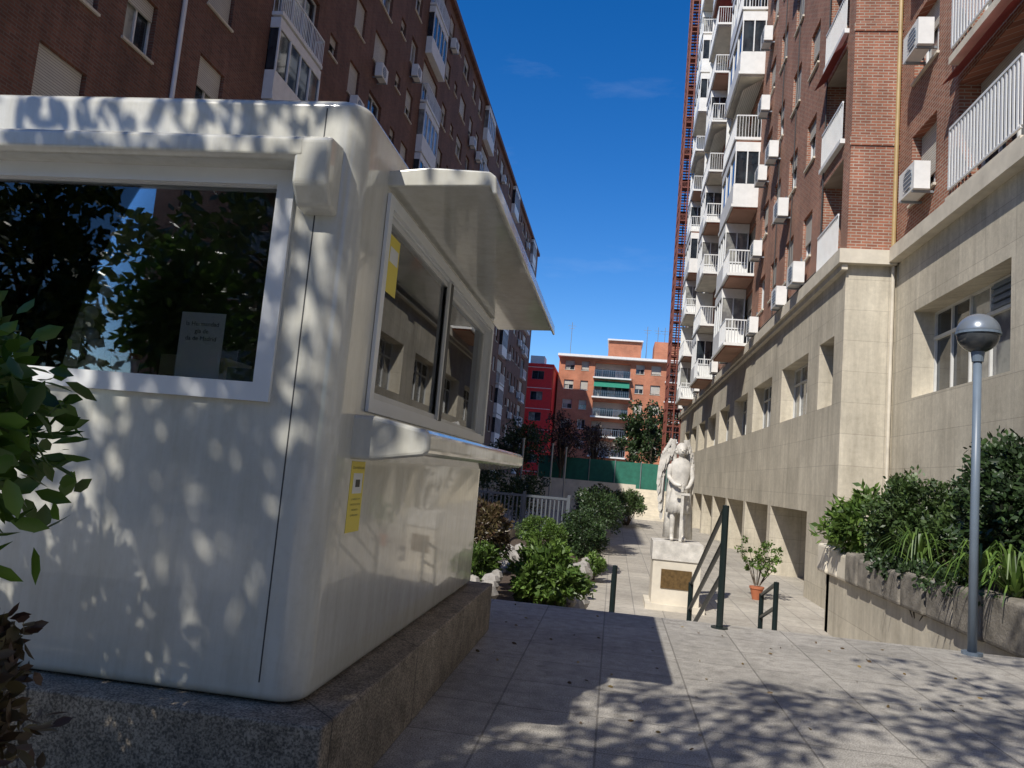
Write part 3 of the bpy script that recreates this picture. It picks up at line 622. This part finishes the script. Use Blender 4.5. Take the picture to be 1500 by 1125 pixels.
# ---------------------------------------------------------------- right planter
pl=Obj('stone_planter')
pl.box('wall','stone',4.40,4.6,8.9,16.7,ZL,-.05); pl.box('wall','stone',4.4,6.3,16.5,16.75,ZL,-.05)
yy=8.9
while yy<16.6:
    w_=random.uniform(.6,.95); mt='stoneplain' if yy>15 else 'coping_shaded'  # far blocks plain, nearer ones with plant shade painted into the stone
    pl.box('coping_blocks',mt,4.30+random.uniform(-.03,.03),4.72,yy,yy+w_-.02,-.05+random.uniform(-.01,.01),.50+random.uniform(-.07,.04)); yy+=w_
pl.box('coping_blocks','stoneplain',4.73,6.2,16.35,16.8,-.05,.54)
pl.box('soil','soil',4.7,6.3,8.9,16.4,ZL,.42)
pl.done(bevel={'coping_blocks':.06})
bush('shrub','leafM',(5.3,14.2,1.2),(.9,1.2,.75),140,100,.22,.10,.05,.4,10)
bush('shrub','leafC',(5.45,10.9,1.55),(.85,1.3,.9),150,100,.26,.11,.05,.5,10)
bush('shrub','leafM',(5.3,12.6,1.0),(.6,.7,.5),60,80,.2,.10,.05,.4,8)
bush('shrub','leafC',(5.2,8.4,1.45),(.8,1.2,1.0),120,90,.26,.11,.05,.4,10)
bush('broadleaf_shrub','leafB',(4.75,15.6,1.0),(.75,.8,.65),60,46,.24,.20,.08,.4,12)
bush('hanging_ivy','leafC',(4.42,12.0,.45),(.16,3.0,.2),60,50,.12,.08,.05,-.1,8)
sp=Obj('strap_leaf_plant')
for c in ((4.55,12.4,.5),(4.5,10.3,.5),(4.52,9.5,.5)):
    for i in range(60):
        a=random.uniform(0,2*math.pi); h=random.uniform(.2,.6); r=random.uniform(.2,.7); prev=None
        for j in range(6):
            t=j/5; x=c[0]+math.cos(a)*r*t; y=c[1]+math.sin(a)*r*t; z=c[2]+h*math.sin(t*2.4)*1.2-.22*t*t; ww=.024*(1-t*.8)
            cur=((x-math.sin(a)*ww,y+math.cos(a)*ww,z),(x+math.sin(a)*ww,y-math.cos(a)*ww,z))
            if prev: sp.quad('blades','leafB',prev[0],prev[1],cur[1],cur[0])
            prev=cur
sp.done()
# ---------------------------------------------------------------- left garden
gd=Obj('garden_planter')
gd.box('retaining_wall','stoneplain',-7,-.55,9.0,9.2,ZL,-.55)
gd.box('bed','soil',-3.2,-.6,9.2,27,ZL,-.75)
gd.done()
rk=Obj('rock_edging')
for i in range(80):
    x,y=random.choice([(-.6,random.uniform(9.5,27)),(-1.9+random.uniform(-.3,.3),random.uniform(10,16))])
    z=-.95 if x>-1 else -.35
    r=random.uniform(.12,.26); sph(rk,'rocks','rock',(x+random.uniform(-.1,.1),y,z+random.uniform(0,.25)),r,-math.pi/2,math.pi/2,7,4,(random.uniform(.7,1.1),random.uniform(.7,1.3),random.uniform(.55,.95)))
rk.done()
bush('garden_bush','leafB',(-.95,13.2,-.25),(.68,.6,.55),70,80,.17,.12,.055,-.9,10)
bush('garden_bush','leafB',(-1.62,19,-.02),(.66,.6,.45),90,140,.12,.05,.03,-.8,10)
bush('garden_bush','leafC',(-.55,29,.25),(.9,2.5,.8),120,90,.28,.10,.06,-1,10)
bush('garden_bush','leafC',(-.75,22.5,-.2),(.6,1.6,.75),100,80,.22,.09,.05,-1,10)
bush('garden_bush','leafR',(-2.0,12.6,.45),(.35,.6,.5),50,60,.14,.10,.04,-.6,10)
bush('garden_bush','leafB',(-2.0,12.2,.0),(.35,.8,.35),50,60,.14,.12,.04,-.6,10)
bush('garden_bush','leafB',(-.35,20.4,-.75),(.3,.5,.25),30,60,.12,.09,.04,-1.1,6)
bush('garden_bush','leafM',(.9,47,.1),(1.2,3,.7),100,60,.3,.14,.08,-1.1,8)
bush('garden_bush','leafC',(-.6,38,.2),(.9,4,.8),120,70,.3,.12,.07,-1.1,8)
bush('garden_bush','leafC',(-4.5,29,.7),(2.2,1.2,1.2),110,60,.35,.12,.07,-1.1,8)
pp=bush('potted_plant','leafB',(3.7,20.3,-.15),(.6,.5,.5),30,30,.12,.09,.05,-.8,8)
po=Obj('flower_pot'); po.lathe('pot','terracotta',[(ZL,.10,.10,0,0,0),(ZL+.26,.16,.16,0,0,0),(ZL+.27,.18,.18,0,0,0),(ZL+.32,.18,.18,0,0,0)],3.7,20.3); po.done()
bf=Obj('railing_fence')
for x in np.arange(-4.6,-1.5,.14): bf.box('bars','fence',x,x+.045,26,26.05,-.35,.68)
bf.box('rails','fence',-4.6,-1.4,25.98,26.07,.62,.70); bf.box('rails','fence',-4.6,-1.4,25.98,26.07,-.35,-.28)
for x in (-4.6,-3.0,-1.5): bf.box('posts','fence',x,x+.1,25.97,26.08,ZL,.8)
bf.done()
lw=Obj('garden_wall'); lw.box('wall','stoneplain',-12,-1.3,27.2,27.5,ZL,-.3); lw.box('wall','stoneplain',-5,-3.2,9.2,27,ZL,-.45); lw.done()
for x,y in ((-3.6,30),(-2.7,33),(-2.3,36)):
    pv=Obj('metal_pole'); pv.cyl('pole','metal',(x,y,ZL),(x,y,2.7),.04,n=8); pv.cyl('cap','metal',(x,y,2.7),(x,y,2.76),.06,n=8); pv.done()
ew=Obj('end_wall'); ew.box('wall','stoneplain',-12,1.6,58,58.4,ZL,1.2); ew.box('wall','stoneplain',3.9,5.2,55,55.3,ZL,1.0)
ew.box('upper_terrace','stoneplain',-12,5.2,60.6,75,ZL,.9); ew.done()
es=Obj('end_steps')
for i in range(12): es.box('steps','stoneplain',1.6,3.9,56+.36*i,61,ZL,ZL+.175*(i+1))
es.done()
nf=Obj('green_net_fence'); nf.box('net','green',-6,5.1,61,61.04,.9,2.9)
for x in np.arange(-6,5.2,2): nf.cyl('posts','metal',(x,60.95,.9),(x,60.95,3.0),.04,n=6)
nf.done()
# ---------------------------------------------------------------- trees
def tree(name,base,top,crown,rad,ncl,per,cr,L,W,mat,tr=.16,keep=None,limbs=14,shell=.25,br=1.0):
    o=Obj(name); b=Vector(base); t=Vector(top)
    segs=4; pts=[b.lerp(t,i/segs)+Vector((random.uniform(-.06,.06),random.uniform(-.06,.06),0))*(i>0) for i in range(segs+1)]
    for i in range(segs): o.cyl('trunk','bark',pts[i],pts[i+1],tr*(1-.12*i),tr*(1-.12*(i+1)),10)
    P,D,cc=cloud(crown,rad,ncl,per,cr,shell)
    if keep is not None: k=keep(P); P=P[k]; D=D[k]; cc=cc[keep(cc)]
    idx=rng.permutation(len(cc))[:limbs]
    for j in idx:
        s_=pts[-1].lerp(pts[-2],random.uniform(0,1)); e_=Vector(cc[j]); mid=s_.lerp(e_,.5)+Vector((random.uniform(-.2,.2),random.uniform(-.2,.2),.12*(e_-s_).length))
        o.cyl('limbs','bark',s_,mid,tr*.4*br,tr*.24*br,7); o.cyl('limbs','bark',mid,e_,tr*.24*br,tr*.07,6)
        cnt=0
        for q in rng.permutation(len(cc))[:80]:
            if (Vector(cc[q])-mid).length<rad[0]*.45: o.cyl('limbs','bark',mid,Vector(cc[q]),tr*.13*br,tr*.04,5); cnt+=1
            if cnt>1: break
    e=o.done(); leaves('foliage',mat,P,D,np.full(len(P),L),np.full(len(P),W),e,lo=abs(base[1])>8); return e
tree('street_tree',(3.2,72,.9),(3.2,72,4.5),(2.7,73,5.8),(3.0,3.0,3.2),110,70,.6,.28,.18,'leafC')
tree('street_tree',(-4.2,60,ZL),(-4.2,60,2.5),(-4.2,60,4.3),(2.4,2.4,2.0),60,45,.5,.2,.12,'leafP')
tree('street_tree',(-1.8,63,.9),(-1.8,63,2.5),(-1.8,63,4.4),(1.6,1.8,1.6),40,35,.5,.2,.12,'leafP')
tree('street_tree',(-6.5,52,ZL),(-6.5,52,2),(-6.3,52,3.2),(2.2,2.2,1.8),70,50,.5,.2,.12,'leafC')
def keep(P): return (P[:,2]>1.9+.80*np.maximum(P[:,1],0)) & (P[:,2]>3.4)
tree('shade_tree',(-3.4,-2.6,0),(-2.9,-1.9,3.8),(-3.0,-.9,5.9),(3.3,3.0,1.9),105,48,.42,.14,.08,'leafT',.17,keep,30,.15)
tree('shade_tree',(4.2,-5.2,0),(3.2,-3.0,4.2),(1.2,-.3,6.9),(3.7,3.4,1.7),110,38,.42,.15,.085,'leafT',.20,keep,40,.15,1.5)
tree('shade_tree',(-7,-12,0),(-7,-12,4),(-7,-12,6.0),(4.5,3,3.6),130,36,.7,.36,.22,'leafG',.2)
tree('shade_tree',(-1,-14,0),(-1,-14,4),(-.5,-14,5.5),(4.0,3,3.4),110,36,.7,.36,.22,'leafG',.2)
tree('shade_tree',(-14,-10,0),(-14,-10,4),(-14,-10,5.2),(4.0,3,3.6),90,36,.7,.36,.22,'leafG',.2)
# ---------------------------------------------------------------- near bushes
bush('broadleaf_bush','leafA',(-1.97,1.62,1.47),(.64,.42,.58),170,40,.17,.085,.040,.85,18,.3)
bush('broadleaf_bush','leafA',(-3.0,1.5,2.35),(.5,.4,.55),60,34,.16,.09,.045,.8,14,.3)
bush('garden_shrub','leafR',(-1.74,1.78,.62),(.36,.3,.42),100,30,.12,.06,.03,.15,10,.3)
pb=Obj('planting_bed'); pb.box('kerb','granite',-5,-1.55,.6,2.2,0,.12); pb.box('soil','soil',-4.9,-1.62,.7,2.1,.121,.16); pb.done()
